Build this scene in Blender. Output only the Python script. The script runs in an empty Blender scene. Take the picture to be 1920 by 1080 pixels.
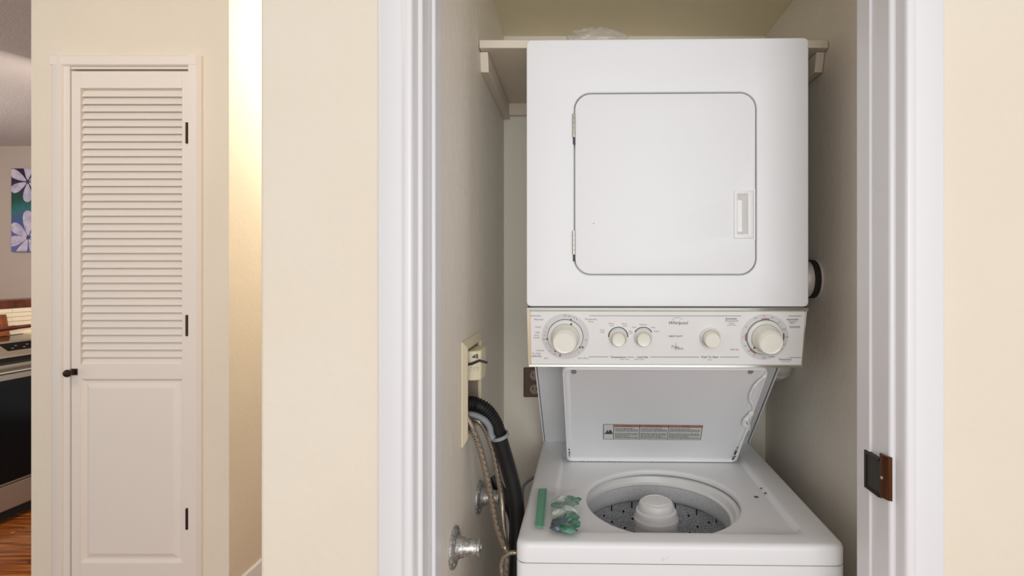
import bpy, bmesh, math, random
from mathutils import Vector, Matrix, noise
random.seed(7)
PI = math.pi
scn = bpy.context.scene
C = scn.collection

# ------------------------------------------------------------------ camera
F, CX, CY, EYE = 990.0, 1085.0, 510.0, 1.32
cam = bpy.data.cameras.new('camera'); cam.sensor_width = 36; cam.sensor_fit = 'HORIZONTAL'
cam.lens = F*36/1920; cam.shift_x = -(CX-960)/1920; cam.shift_y = -(540-CY)/1920
cam.clip_start = .02
co = bpy.data.objects.new('camera', cam); C.objects.link(co)
co.location = (0, 0, EYE); co.rotation_euler = (PI/2, 0, 0); scn.camera = co

# ------------------------------------------------------------------ world, lights, exposure
w = bpy.data.worlds.new('world'); scn.world = w; w.use_nodes = True
w.node_tree.nodes['Background'].inputs[0].default_value = (.985, .99, 1.0, 1)
w.node_tree.nodes['Background'].inputs[1].default_value = .80
scn.view_settings.view_transform = 'Standard'; scn.view_settings.look = 'None'
scn.view_settings.gamma = 1; scn.view_settings.use_curve_mapping = False
scn.view_settings.exposure = 0.0

def area(name, loc, target, sx, sy, power, col):
    l = bpy.data.lights.new(name, 'AREA'); l.shape = 'RECTANGLE'; l.size = sx; l.size_y = sy
    l.energy = power; l.color = col
    o = bpy.data.objects.new(name, l); C.objects.link(o); o.location = loc
    d = Vector(target)-Vector(loc); o.rotation_euler = d.to_track_quat('-Z', 'Y').to_euler()
    return o
def point(name, loc, power, col, r=.08):
    l = bpy.data.lights.new(name, 'POINT'); l.energy = power; l.color = col; l.shadow_soft_size = r
    o = bpy.data.objects.new(name, l); C.objects.link(o); o.location = loc
    return o
area('front_key_fill', (.30, -2.3, 1.5), (.05, 1.2, 1.3), 2.0, 1.7, 52, (.97, .985, 1.0))  # soft key light added behind the camera; no actual window there
area('hall_door_fill', (-1.75, .75, 2.40), (-1.65, 1.6, 1.2), .5, .5, 9, (1.0, .90, .78))  # warm fill added to brighten the hall door, not a real fixture
point('hall_lamp', (-.80, 2.35, 2.22), 18, (1.0, .93, .82), .1)
point('kitchen_fill', (-4.5, 2.7, 1.95), 42, (1.0, .95, .92), .15)  # unseen fill added to lift the kitchen walls and ceiling
area('splash_fill', (-2.5, 2.8, 2.1), (-3.6, 3.2, .95), .3, .3, 22, (1.0, .90, .78))  # extra fill added for the tiled splash and range; no fixture there

# ------------------------------------------------------------------ helpers
def P(px, py, Y): return Vector(((px-CX)*Y/F, Y, EYE+(CY-py)*Y/F))
def PX(px, py, X):
    Y = X*F/(px-CX); return Vector((X, Y, EYE+(CY-py)*Y/F))

def srgb(r, g, b):
    f = lambda c: ((c/255+.055)/1.055)**2.4 if c > 10 else c/255/12.92
    return (f(r), f(g), f(b), 1)
def mat(name, col, rough=.5, metal=0, bump=0, bscale=200, trans=0, alpha=1, spec=.5, bdist=.001, col2=None, cscale=5, cdetail=2, coat=0):
    m = bpy.data.materials.new(name); m.use_nodes = True
    nt = m.node_tree; b = nt.nodes['Principled BSDF']
    b.inputs['Base Color'].default_value = col; b.inputs['Roughness'].default_value = rough
    b.inputs['Metallic'].default_value = metal; b.inputs['Alpha'].default_value = alpha
    b.inputs['Specular IOR Level'].default_value = spec; b.inputs['Transmission Weight'].default_value = trans
    b.inputs['Coat Weight'].default_value = coat
    tc = nt.nodes.new('ShaderNodeTexCoord')
    if bump:
        n = nt.nodes.new('ShaderNodeTexNoise'); n.inputs['Scale'].default_value = bscale; n.inputs['Detail'].default_value = 3
        bp = nt.nodes.new('ShaderNodeBump'); bp.inputs['Strength'].default_value = bump; bp.inputs['Distance'].default_value = bdist
        nt.links.new(tc.outputs['Object'], n.inputs['Vector']); nt.links.new(n.outputs['Fac'], bp.inputs['Height'])
        nt.links.new(bp.outputs['Normal'], b.inputs['Normal'])
    if col2:
        n = nt.nodes.new('ShaderNodeTexNoise'); n.inputs['Scale'].default_value = cscale; n.inputs['Detail'].default_value = cdetail
        r = nt.nodes.new('ShaderNodeValToRGB'); r.color_ramp.elements[0].color = col; r.color_ramp.elements[1].color = col2
        r.color_ramp.elements[0].position = .35; r.color_ramp.elements[1].position = .65
        nt.links.new(tc.outputs['Object'], n.inputs['Vector']); nt.links.new(n.outputs['Fac'], r.inputs['Fac'])
        nt.links.new(r.outputs['Color'], b.inputs['Base Color'])
    return m

M = {}
M['plaster'] = mat('cream_plaster', srgb(235, 226, 208), .75, bump=.5, bscale=60, bdist=.002, col2=srgb(232, 222, 203), cscale=3, spec=.3)
M['closet'] = mat('closet_plaster', srgb(236, 229, 215), .5, bump=.6, bscale=45, bdist=.003, spec=.4)
M['trim'] = mat('white_gloss_trim', srgb(234, 234, 235), .35, bump=.12, bscale=25, bdist=.001)
M['doorpaint'] = mat('warm_white_door_paint', srgb(238, 230, 220), .4, bump=.1, bscale=40)
M['shelfpaint'] = mat('off_white_shelf_paint', srgb(228, 218, 200), .5)
M['enamel'] = mat('white_enamel', srgb(239, 241, 243), .42, spec=.3)
M['enamel_warm'] = mat('washer_enamel', srgb(235, 236, 236), .35, spec=.4)
M['enamel_grey'] = mat('lid_enamel', srgb(232, 232, 233), .4)
M['plastic'] = mat('white_plastic', srgb(235, 235, 233), .35)
M['knob'] = mat('ivory_knob', srgb(238, 237, 226), .25)
M['dial'] = mat('translucent_dial', srgb(226, 226, 222), .2, coat=.5)
M['dialprint'] = mat('grey_dial_print', srgb(212, 212, 211), .5)
M['ink'] = mat('grey_ink', srgb(120, 120, 122), .6)
M['ink_dark'] = mat('dark_ink', srgb(70, 72, 75), .6)
M['ink_red'] = mat('red_ink', srgb(172, 122, 120), .6)
M['grip_ring'] = mat('olive_grey_plastic', srgb(196, 192, 172), .35)  # greyish-olive ring at the base of the knob grips
M['chrome'] = mat('chrome_trim', srgb(205, 203, 195), .18, metal=1)
M['cap_reflection'] = mat('end_cap_beige_reflection', srgb(214, 196, 166), .35)  # chrome cap with its beige reflection put into the base colour
M['dark'] = mat('dark_gap', srgb(40, 38, 36), .8)
M['rubber'] = mat('black_rubber', srgb(16, 16, 17), .45)
M['grey_plastic'] = mat('grey_plastic', srgb(140, 143, 148), .4)
M['bumper'] = mat('grey_rubber', srgb(130, 120, 120), .6)
M['cream_plastic'] = mat('cream_plastic', srgb(226, 216, 186), .4)
M['box_inside'] = mat('box_interior', srgb(150, 135, 118), .7)
M['brown_plate'] = mat('brown_plastic', srgb(92, 68, 48), .4)
M['tan_plastic'] = mat('receptacle_face', srgb(160, 140, 115), .4)
M['bronze'] = mat('dark_bronze', srgb(58, 40, 28), .35, metal=.6)
M['strike'] = mat('strike_brass', srgb(95, 55, 30), .3, metal=.7)
M['mortise'] = mat('mortise_dark', srgb(48, 46, 40), .6)
M['galv'] = mat('galvanised_steel', srgb(150, 150, 148), .4, metal=.8, bump=.8, bscale=250, bdist=.001, col2=srgb(205, 205, 200), cscale=180)
M['foil'] = mat('foil_duct', srgb(222, 218, 210), .4, metal=.35, bump=.6, bscale=120)
M['steel'] = mat('brushed_steel', srgb(176, 164, 148), .3, metal=.85)
M['glass_black'] = mat('black_oven_glass', srgb(8, 7, 7), .15, spec=.15)
M['oak_dark'] = mat('reddish_wood', srgb(104, 48, 28), .4, bump=.1, bscale=60, col2=srgb(70, 30, 18), cscale=20)
M['board'] = mat('cutting_board_wood', srgb(150, 84, 40), .5, col2=srgb(112, 58, 28), cscale=25)
M['tile'] = mat('cream_tile', srgb(236, 222, 198), .25)
M['kitchenwall'] = mat('greige_paint', srgb(186, 172, 160), .8, bump=.3, bscale=60)
M['ceil'] = mat('popcorn_ceiling', srgb(214, 206, 204), .9, bump=1, bscale=140, bdist=.006)
M['ceil2'] = mat('closet_ceiling_paint', srgb(238, 228, 200), .8, bump=.4, bscale=60)
M['rust'] = mat('rust', srgb(70, 62, 60), .8)
M['white_tear'] = mat('white_sealant', srgb(240, 240, 240), .4)
M['green_zip'] = mat('green_zip', srgb(98, 168, 134), .3)
M['label'] = mat('label_paper', srgb(212, 211, 205), .4)
M['label_red'] = mat('label_red', srgb(168, 112, 102), .4)
M['silver_wrap'] = mat('dark_silver_film', srgb(96, 108, 116), .2, metal=.4, bump=.5, bscale=150, bdist=.002)
M['green_wrap'] = mat('green_film', srgb(36, 92, 68), .2, col2=srgb(110, 160, 138), cscale=70, cdetail=4, bump=.5, bscale=150, bdist=.002)
M['pale_wrap'] = mat('pale_film', srgb(205, 222, 208), .2)
M['canvas_edge'] = mat('canvas_edge', srgb(50, 40, 60), .7)
M['petal'] = mat('lavender_white_paint', srgb(205, 195, 212), .7, col2=srgb(168, 160, 190), cscale=18)
M['petal_core'] = mat('purple_paint', srgb(90, 60, 100), .7)

def film(name, tint, dens):
    m = bpy.data.materials.new(name); m.use_nodes = True; nt = m.node_tree; nt.nodes.clear()
    o = nt.nodes.new('ShaderNodeOutputMaterial'); mx = nt.nodes.new('ShaderNodeMixShader'); mx.inputs[0].default_value = dens
    t = nt.nodes.new('ShaderNodeBsdfTransparent'); b = nt.nodes.new('ShaderNodeBsdfPrincipled')
    b.inputs['Base Color'].default_value = tint; b.inputs['Roughness'].default_value = .12; b.inputs['Specular IOR Level'].default_value = .9
    nt.links.new(t.outputs[0], mx.inputs[1]); nt.links.new(b.outputs[0], mx.inputs[2]); nt.links.new(mx.outputs[0], o.inputs[0])
    return m
M['film'] = film('clear_plastic_film', srgb(215, 220, 218), .30)
M['film2'] = film('crumpled_clear_film', srgb(225, 222, 212), .32)

def floorwood():
    m = bpy.data.materials.new('wood_plank'); m.use_nodes = True; nt = m.node_tree; b = nt.nodes['Principled BSDF']
    b.inputs['Roughness'].default_value = .25
    tc = nt.nodes.new('ShaderNodeTexCoord'); oi = nt.nodes.new('ShaderNodeObjectInfo')
    ad = nt.nodes.new('ShaderNodeVectorMath'); ad.operation = 'ADD'
    sc = nt.nodes.new('ShaderNodeVectorMath'); sc.operation = 'SCALE'; sc.inputs['Scale'].default_value = 1
    mp = nt.nodes.new('ShaderNodeMapping'); mp.inputs['Scale'].default_value = (1.6, 22, 1)
    n = nt.nodes.new('ShaderNodeTexNoise'); n.inputs['Scale'].default_value = 2.5; n.inputs['Detail'].default_value = 5
    r = nt.nodes.new('ShaderNodeValToRGB'); e = r.color_ramp.elements
    e[0].position = .3; e[0].color = srgb(84, 40, 16); e[1].position = .72; e[1].color = srgb(190, 122, 62)
    k = e.new(.5); k.color = srgb(146, 80, 34)
    cb = nt.nodes.new('ShaderNodeCombineXYZ')
    ml = nt.nodes.new('ShaderNodeMath'); ml.operation = 'MULTIPLY'; ml.inputs[1].default_value = 37
    nt.links.new(oi.outputs['Random'], ml.inputs[0]); nt.links.new(ml.outputs[0], cb.inputs[0]); nt.links.new(ml.outputs[0], cb.inputs[1])
    nt.links.new(tc.outputs['Object'], ad.inputs[0]); nt.links.new(cb.outputs[0], ad.inputs[1])
    nt.links.new(ad.outputs[0], mp.inputs['Vector']); nt.links.new(mp.outputs[0], n.inputs['Vector'])
    nt.links.new(n.outputs['Fac'], r.inputs['Fac']); nt.links.new(r.outputs['Color'], b.inputs['Base Color'])
    return m
M['floor'] = floorwood()

def speckle():
    m = bpy.data.materials.new('speckled_basket_enamel'); m.use_nodes = True; nt = m.node_tree; b = nt.nodes['Principled BSDF']
    b.inputs['Roughness'].default_value = .35
    tc = nt.nodes.new('ShaderNodeTexCoord')
    n = nt.nodes.new('ShaderNodeTexNoise'); n.inputs['Scale'].default_value = 420; n.inputs['Detail'].default_value = 1
    r = nt.nodes.new('ShaderNodeValToRGB'); e = r.color_ramp.elements
    e[0].position = .42; e[0].color = srgb(172, 177, 188); e[1].position = .54; e[1].color = srgb(250, 251, 253)
    nt.links.new(tc.outputs['Object'], n.inputs['Vector']); nt.links.new(n.outputs['Fac'], r.inputs['Fac'])
    nt.links.new(r.outputs['Color'], b.inputs['Base Color']); return m
M['speckle'] = speckle()
M['speckle_light'] = mat('light_speckled_enamel', srgb(198, 200, 202), .35, col2=srgb(222, 223, 224), cscale=380, cdetail=1)

def braided():
    m = mat('braided_steel', srgb(150, 138, 122), .35, metal=.7)
    nt = m.node_tree; b = nt.nodes['Principled BSDF']
    tc = nt.nodes.new('ShaderNodeTexCoord'); v = nt.nodes.new('ShaderNodeTexChecker'); v.inputs['Scale'].default_value = 420
    v.inputs['Color1'].default_value = srgb(190, 178, 160); v.inputs['Color2'].default_value = srgb(105, 94, 82)
    mp = nt.nodes.new('ShaderNodeMapping'); mp.inputs['Rotation'].default_value = (.6, .8, .5)
    nt.links.new(tc.outputs['Object'], mp.inputs[0]); nt.links.new(mp.outputs[0], v.inputs['Vector'])
    nt.links.new(v.outputs['Color'], b.inputs['Base Color']); return m
M['braid'] = braided()

def painting_mat():
    m = bpy.data.materials.new('painted_canvas'); m.use_nodes = True; nt = m.node_tree; b = nt.nodes['Principled BSDF']
    b.inputs['Roughness'].default_value = .6
    tc = nt.nodes.new('ShaderNodeTexCoord'); s = nt.nodes.new('ShaderNodeSeparateXYZ')
    n = nt.nodes.new('ShaderNodeTexNoise'); n.inputs['Scale'].default_value = 9; n.inputs['Detail'].default_value = 4
    a = nt.nodes.new('ShaderNodeMath'); a.operation = 'MULTIPLY_ADD'; a.inputs[1].default_value = .25
    r = nt.nodes.new('ShaderNodeValToRGB'); e = r.color_ramp.elements
    e[0].position = .1; e[0].color = srgb(95, 105, 160); e[1].position = .95; e[1].color = srgb(40, 22, 52)
    for p, c in ((.38, (70, 90, 140)), (.5, (50, 110, 115)), (.64, (18, 80, 62)), (.78, (44, 44, 66))):
        k = e.new(p); k.color = srgb(*c)
    mr = nt.nodes.new('ShaderNodeMapRange'); mr.inputs[1].default_value = -.37; mr.inputs[2].default_value = .37
    nt.links.new(tc.outputs['Object'], s.inputs[0]); nt.links.new(tc.outputs['Object'], n.inputs['Vector'])
    nt.links.new(s.outputs[2], mr.inputs[0]); nt.links.new(n.outputs['Fac'], a.inputs[0]); nt.links.new(mr.outputs[0], a.inputs[2])
    sb = nt.nodes.new('ShaderNodeMath'); sb.operation = 'SUBTRACT'; sb.inputs[1].default_value = .12
    nt.links.new(a.outputs[0], sb.inputs[0]); nt.links.new(sb.outputs[0], r.inputs['Fac'])
    nt.links.new(r.outputs['Color'], b.inputs['Base Color']); return m
M['painting'] = painting_mat()

def BM(): return bmesh.new()
def box(bm, x0, x1, y0, y1, z0, z1):
    v = [bm.verts.new((x, y, z)) for x in (x0, x1) for y in (y0, y1) for z in (z0, z1)]
    for f in ((0,1,3,2),(4,6,7,5),(0,4,5,1),(2,3,7,6),(0,2,6,4),(1,5,7,3)): bm.faces.new([v[i] for i in f])
    return bm
def prism(bm, poly, axis, a0, a1):
    """poly: list of 2D pts in the plane normal to axis ('x': (y,z), 'y': (x,z), 'z': (x,y))"""
    def mk(p, a):
        return {'x': (a, p[0], p[1]), 'y': (p[0], a, p[1]), 'z': (p[0], p[1], a)}[axis]
    A = [bm.verts.new(mk(p, a0)) for p in poly]; B = [bm.verts.new(mk(p, a1)) for p in poly]
    bm.faces.new(A); bm.faces.new(B[::-1]); n = len(poly)
    for i in range(n): bm.faces.new((A[i], B[i], B[(i+1)%n], A[(i+1)%n]))
    return bm
def loft(bm, rings, cap0=False, cap1=False, closed=True):
    R = [[bm.verts.new(p) for p in r] for r in rings]
    n = len(R[0])
    for a, b in zip(R, R[1:]):
        for i in range(n if closed else n-1): bm.faces.new((a[i], a[(i+1)%n], b[(i+1)%n], b[i]))
    if cap0: bm.faces.new(R[0][::-1])
    if cap1: bm.faces.new(R[-1])
    return bm
def lathe(bm, prof, o=(0,0,0), axis=(0,0,1), n=48, cap0=True, cap1=True):
    """prof: (radius, height) along axis from o"""
    q = Vector(axis).normalized().to_track_quat('Z', 'Y'); o = Vector(o)
    rings = [[o+q@Vector((r*math.cos(2*PI*i/n), r*math.sin(2*PI*i/n), h)) for i in range(n)] for r, h in prof]
    return loft(bm, rings, cap0, cap1)
def spline(pts, k=8):
    pts = [Vector(p) for p in pts]; out = []
    for i in range(len(pts)-1):
        p0 = pts[max(i-1,0)]; p1 = pts[i]; p2 = pts[i+1]; p3 = pts[min(i+2,len(pts)-1)]
        for j in range(k):
            t = j/k
            out.append(.5*((2*p1)+(-p0+p2)*t+(2*p0-5*p1+4*p2-p3)*t*t+(-p0+3*p1-3*p2+p3)*t**3))
    out.append(pts[-1]); return out
def tube(bm, pts, r, n=12, rf=None, flat=1):
    up = Vector((0, 1, 0)); rings = []
    for i, p in enumerate(pts):
        t = (pts[min(i+1,len(pts)-1)]-pts[max(i-1,0)]).normalized()
        a = t.cross(up)
        if a.length < .01: a = t.cross(Vector((1,0,0)))
        a.normalize(); b = t.cross(a).normalized()
        rr = rf(i) if rf else r
        rings.append([p+a*rr*math.cos(2*PI*j/n)+b*rr*flat*math.sin(2*PI*j/n) for j in range(n)])
    return loft(bm, rings, True, True)
def rrect(x0, x1, z0, z1, r, k=6):
    out = []
    for cx, cz, a0 in ((x1-r, z1-r, 0), (x0+r, z1-r, PI/2), (x0+r, z0+r, PI), (x1-r, z0+r, 1.5*PI)):
        for i in range(k+1):
            a = a0+PI/2*i/k; out.append((cx+r*math.cos(a), cz+r*math.sin(a)))
    return out
def curve_plate(loops, thick, bevel=0):
    """2D plate with holes in XY, thickness along z, returned as bmesh (via a filled 2D curve)"""
    cu = bpy.data.curves.new('tmp', 'CURVE'); cu.dimensions = '2D'; cu.fill_mode = 'BOTH'
    cu.extrude = thick/2-bevel; cu.bevel_depth = bevel; cu.bevel_resolution = 2; cu.offset = -bevel
    for lp in loops:
        s = cu.splines.new('POLY'); s.points.add(len(lp)-1); s.use_cyclic_u = True
        for i, p in enumerate(lp): s.points[i].co = (p[0], p[1], 0, 1)
    o = bpy.data.objects.new('tmp', cu); C.objects.link(o)
    dg = bpy.context.evaluated_depsgraph_get(); me = bpy.data.meshes.new_from_object(o.evaluated_get(dg))
    bm = BM(); bm.from_mesh(me); bpy.data.objects.remove(o); bpy.data.curves.remove(cu); bpy.data.meshes.remove(me)
    bmesh.ops.remove_doubles(bm, verts=bm.verts, dist=1e-5)
    return bm
XZ = Matrix(((1,0,0,0),(0,0,-1,0),(0,1,0,0),(0,0,0,1)))   # plate XY -> XZ, its +z faces -Y
def xf(bm, m):
    bmesh.ops.transform(bm, matrix=m, verts=bm.verts); return bm

def props(o, label=None, cat=None, group=None, kind=None):
    for k, v in (('label', label), ('category', cat), ('group', group), ('kind', kind)):
        if v: o[k] = v
    return o
def obj(name, bm, m, parent=None, org=None, bevel=0, seg=2, angle=35, smooth=True, **kw):
    """bm in scene coordinates; org = origin of the thing (its children share that frame)"""
    if org is None and parent is not None: org = parent.get('_o') and Vector(parent['_o'])
    if org is not None: bmesh.ops.translate(bm, vec=-Vector(org), verts=bm.verts)
    bmesh.ops.recalc_face_normals(bm, faces=bm.faces)
    me = bpy.data.meshes.new(name); bm.to_mesh(me); bm.free(); me.materials.append(M[m])
    if smooth:
        me.shade_smooth(); me.set_sharp_from_angle(angle=math.radians(angle))
    o = bpy.data.objects.new(name, me); C.objects.link(o)
    if parent: o.parent = parent
    elif org is not None: o.location = org
    if org is not None: o['_o'] = list(org)
    if bevel:
        b = o.modifiers.new('bevel', 'BEVEL'); b.width = bevel; b.segments = seg; b.limit_method = 'ANGLE'; b.angle_limit = math.radians(40)
    return props(o, **kw)
def root(name, loc, rz=0, **kw):
    o = bpy.data.objects.new(name, None); C.objects.link(o); o.location = loc; o.rotation_euler = (0, 0, rz)
    o.empty_display_size = .05; o['_o'] = list(loc); return props(o, **kw)
def rep(src, loc, parent=None):
    c = src.copy(); C.objects.link(c); c.location = loc
    if parent: c.parent = parent
    return c
def struct(name, bm, m, **kw): return obj(name, bm, m, kind='structure', **kw)
def centre(bm):
    lo = [min(v.co[i] for v in bm.verts) for i in range(3)]; hi = [max(v.co[i] for v in bm.verts) for i in range(3)]
    return Vector([(a+b)/2 for a, b in zip(lo, hi)])
def text(s, size, bold=0, align='CENTER', shear=0):
    cu = bpy.data.curves.new('t', 'FONT'); cu.body = s; cu.size = size; cu.align_x = align; cu.align_y = 'CENTER'; cu.offset = bold; cu.shear = shear
    cu.resolution_u = 2
    o = bpy.data.objects.new('t', cu); C.objects.link(o)
    dg = bpy.context.evaluated_depsgraph_get(); me = bpy.data.meshes.new_from_object(o.evaluated_get(dg))
    bpy.data.objects.remove(o); bpy.data.curves.remove(cu); return me

# ------------------------------------------------------------------ setting
CEIL = 2.44
XL, XR, YB, YF = -.232, .58, 1.641, .883     # closet walls
# floor with planks
fl = struct('floor', box(BM(), -6.2, 2.2, -2.2, 4.9, -.05, -.012), 'dark')
pl = BM(); box(pl, 0, 1.215, 0, .127, -.012, 0)
plank = obj('plank', pl, 'floor', bevel=.0012, seg=1)
plank.parent = fl
first = True; row = 0; y = -1.2
while y < 4.7:
    x0 = -6.0 + (row*.43) % 1.22
    x = x0
    while x < 1.9:
        keep = (x < -1.6 and y > 1.2) or (y < 1.0 and x > -2.8) or (-1.6 <= x < -.3 and y >= 1.0)
        if keep and not (x > -1.5 and y > 3.3):
            if first: plank.location = (x, y, 0); first = False
            else: rep(plank, (x, y, 0))
        x += 1.218
    y += .1285; row += 1
struct('ceiling', box(BM(), -6.2, 2.2, -2.2, 4.9, CEIL, CEIL+.05), 'ceil')
# closet front wall, block left of the closet with a pocket for the supply box
struct('wall_front', box(box(box(BM(), -.480, -.255, .795, YF, 0, CEIL), .489, 2.1, .795, YF, 0, CEIL), -.255, .489, .795, YF, 2.062, CEIL), 'plaster', bevel=.006, seg=3)
BY0, BY1, BZ0, BZ1 = 1.062, 1.196, .992, 1.164
b = BM(); box(b, XL-.10, XL, YF, BY0, 0, CEIL); box(b, XL-.10, XL, BY1, YB, 0, CEIL)
box(b, XL-.10, XL, BY0, BY1, 0, BZ0); box(b, XL-.10, XL, BY0, BY1, BZ1, CEIL)
struct('wall_left', b, 'closet', smooth=False)
struct('wall_hall_right', box(BM(), -.480, XL-.10, YF, 3.3, 0, CEIL), 'plaster')
struct('wall_right', box(BM(), XR, XR+.12, YF, YB+.1, 0, CEIL), 'closet')
struct('wall_back', box(BM(), XL, XR, YB, YB+.1, 0, CEIL), 'closet')
struct('ceiling_closet', box(BM(), XL, XR, YF, YB, 2.053, 2.08), 'ceil2')
# hall: wall with the louvred door, receding side wall, end wall
YH = 1.876
HX0, HX1 = -1.945, -1.243
DX0, DX1, DT = -1.797, -1.377, 2.035
b = BM(); box(b, HX0, DX0-.022, YH, YH+.1, 0, CEIL); box(b, DX1+.014, HX1-.0, YH, YH+.1, 0, CEIL); box(b, DX0-.022, DX1+.014, YH, YH+.1, DT+.012, CEIL)
box(b, HX0, HX0+.1, YH+.1, YH+.75, 0, CEIL); box(b, HX0+.1, HX1-.1, YH+.65, YH+.75, 0, CEIL)
struct('wall_hall', b, 'plaster')
struct('wall_hall_left', box(BM(), HX1-.1, HX1+.0005, YH+.0005, 3.3, 0, CEIL), 'plaster')
struct('wall_hall_end', box(BM(), HX1-.1, XL-.1, 3.3, 3.4, 0, CEIL), 'plaster')
# kitchen shell
struct('wall_kitchen_back', box(BM(), -6.2, -1.3, 4.7, 4.8, 0, CEIL), 'kitchenwall')
struct('wall_kitchen_left', box(BM(), -6.2, -6.1, 1.0, 4.7, 0, CEIL), 'kitchenwall')
# baseboards
def baseprof(h): return [(0,0),(.014,0),(.014,h-.03),(.010,h-.018),(.009,h-.006),(.004,h),(0,h)]
b = BM(); prism(b, [(HX1+u, z) for u, z in baseprof(.20)], 'y', YH+.0, 3.3)
struct('baseboard_hall_left', b, 'trim')
b = BM(); prism(b, [(.795-u, z) for u, z in baseprof(.1)], 'x', -.478, -.2975)
struct('baseboard_left', b, 'trim')
b = BM(); prism(b, [(.795-u, z) for u, z in baseprof(.1)], 'x', .541, 2.1)
struct('baseboard_right', b, 'trim')
b = BM(); prism(b, [(YB-u, z) for u, z in baseprof(.1)], 'x', XL, XR)
struct('baseboard_back', b, 'trim')

# closet door jambs, stops and casings
TOPZ = 2.04
jl = struct('trim_1', box(BM(), -.255, -.236, .797, YF, 0, TOPZ), 'trim', bevel=.003)
obj('door_stop', box(BM(), -.236, -.229, .843, YF, 0, TOPZ), 'trim', jl, bevel=.002)
jr = struct('trim_2', box(BM(), .470, .489, .797, YF, 0, TOPZ), 'trim', bevel=.005, seg=3)
obj('door_stop', box(box(box(BM(), .4655, .470, .846, .8595, 0, .9700), .4655, .470, .846, .8595, 1.0320, TOPZ), .4655, .470, .8595, YF, 0, TOPZ), 'trim', jr)
struct('trim_3', box(BM(), -.255, .489, .797, YF, TOPZ, 2.06), 'trim', bevel=.003)
def casing(name, xin, s, wd):
    # inner bead, groove, flat; thickness measured from the wall plane Y=.797 toward the viewer
    pr = [(0,0),(0,.019),(.0015,.0235),(.005,.0255),(.011,.0255),(.0145,.0235),(.0175,.0195),(.021,.0185),(wd-.003,.0195),(wd-.0005,.018),(wd,.016),(wd,0)]
    b = BM()
    v0 = []; v1 = []
    for u, t in pr:
        v0.append(b.verts.new((xin+s*u, .797-t, 0))); v1.append(b.verts.new((xin+s*u, .797-t, 2.046+u)))
    n = len(pr)
    b.faces.new(v0); b.faces.new(v1[::-1])
    for i in range(n): b.faces.new((v0[i], v1[i], v1[(i+1)%n], v0[(i+1)%n]))
    return struct(name, b, 'trim', angle=50)
casing('trim_4', -.2425, -1, .054)
casing('trim_5', .4785, 1, .061)
b = BM(); pr = [(0,0),(0,.018),(.002,.024),(.006,.026),(.010,.026),(.0145,.0235),(.0175,.0195),(.021,.0185),(.051,.0195),(.0535,.018),(.054,.016),(.054,0)]
A = [b.verts.new((-.2425-u, .797-t, 2.046+u)) for u, t in pr]; B_ = [b.verts.new((.4785+u, .797-t, 2.046+u)) for u, t in pr]
for i in range(len(pr)): b.faces.new((A[i], B_[i], B_[(i+1)%len(pr)], A[(i+1)%len(pr)]))
struct('trim_6', b, 'trim')
# strike plate in the right jamb
b = BM(); box(b, .4655, .4700, .815, .8585, .971, 1.031)
sp = obj('strike_plate', b, 'mortise', jr, label='dark recessed latch plate on the right jamb')
b = BM(); prism(b, [(.4662,.8165),(.4640,.8145),(.4640,.8030),(.4668,.7955),(.4715,.7930),(.4715,.7968),(.4685,.8000),(.4672,.8060),(.4672,.8165)], 'z', .975, 1.041)
obj('strike_lip', b, 'strike', sp, bevel=.001)
b = BM(); lathe(b, [(.0028,0),(.0022,.0012),(0.0004,.0014)], (.4640,.808,1.005), (-1,0,0), 12); obj('screw', b, 'chrome', sp)
b = BM(); prism(b, [(.8175,1.031),(.8585,1.031),(.8585,.971),(.8175,.971),(.8175,.975),(.853,.975),(.853,1.027),(.8175,1.027)], 'x', .4640, .4656); obj('plate_rim', b, 'bronze', sp)

# ------------------------------------------------------------------ louvred hall door
d = root('door_1', ((DX0+DX1)/2, 1.868, 0), kind='structure', label='narrow white louvred closet door with a dark knob')
LX0, LX1, LZ0, LZ1 = -1.764, -1.404, .992, 1.971
YD0, YD1 = 1.868, 1.896
obj('stile', box(BM(), DX0+.002, LX0, YD0, YD1, .012, DT-.004), 'doorpaint', d, bevel=.0015)
obj('stile', box(BM(), LX1, DX1-.002, YD0, YD1, .012, DT-.004), 'doorpaint', d, bevel=.0015)
obj('rail', box(BM(), LX0, LX1, YD0+.0006, YD1, LZ1, DT-.004), 'doorpaint', d, bevel=.001)
obj('rail', box(BM(), LX0, LX1, YD0+.0006, YD1, .941, LZ0), 'doorpaint', d, bevel=.001)
obj('rail', box(BM(), LX0, LX1, YD0+.0006, YD1, .012, .290), 'doorpaint', d, bevel=.001)
pz0, pz1 = .290, .941
b = BM()
def rr(i, y): return [(LX0+i, y, pz0+i), (LX1-i, y, pz0+i), (LX1-i, y, pz1-i), (LX0+i, y, pz1-i)]
loft(b, [rr(0, YD0+.002), rr(.008, YD0+.011), rr(.016, YD0+.010), rr(.030, YD0+.003), rr(.032, YD0+.002)], False, True)
obj('lower_panel', b, 'doorpaint', d, angle=12)
obj('back_board', box(BM(), LX0, LX1, YD1+.006, YD1+.010, .29, LZ1), 'doorpaint', d)
ns = 37; pitch = (LZ1-LZ0)/ns
b = BM(); prism(b, [(-.0085,-.0135),(-.0070,-.0152),(.0050,.0140),(.0065,.0160),(.0050,.0175),(.0035,.0160)], 'x', LX0, LX1)
bmesh.ops.translate(b, vec=(-(LX0+LX1)/2, 0, 0), verts=b.verts)
me_org = None
for i in range(ns):
    z = LZ0+pitch*(i+.5)
    loc = ((LX0+LX1)/2-d.location.x, YD0+.0155-d.location.y, z)
    if i == 0:
        sl = obj('slat', b, 'doorpaint', None); sl.parent = d; sl.location = loc
    else: rep(sl, loc)
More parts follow.
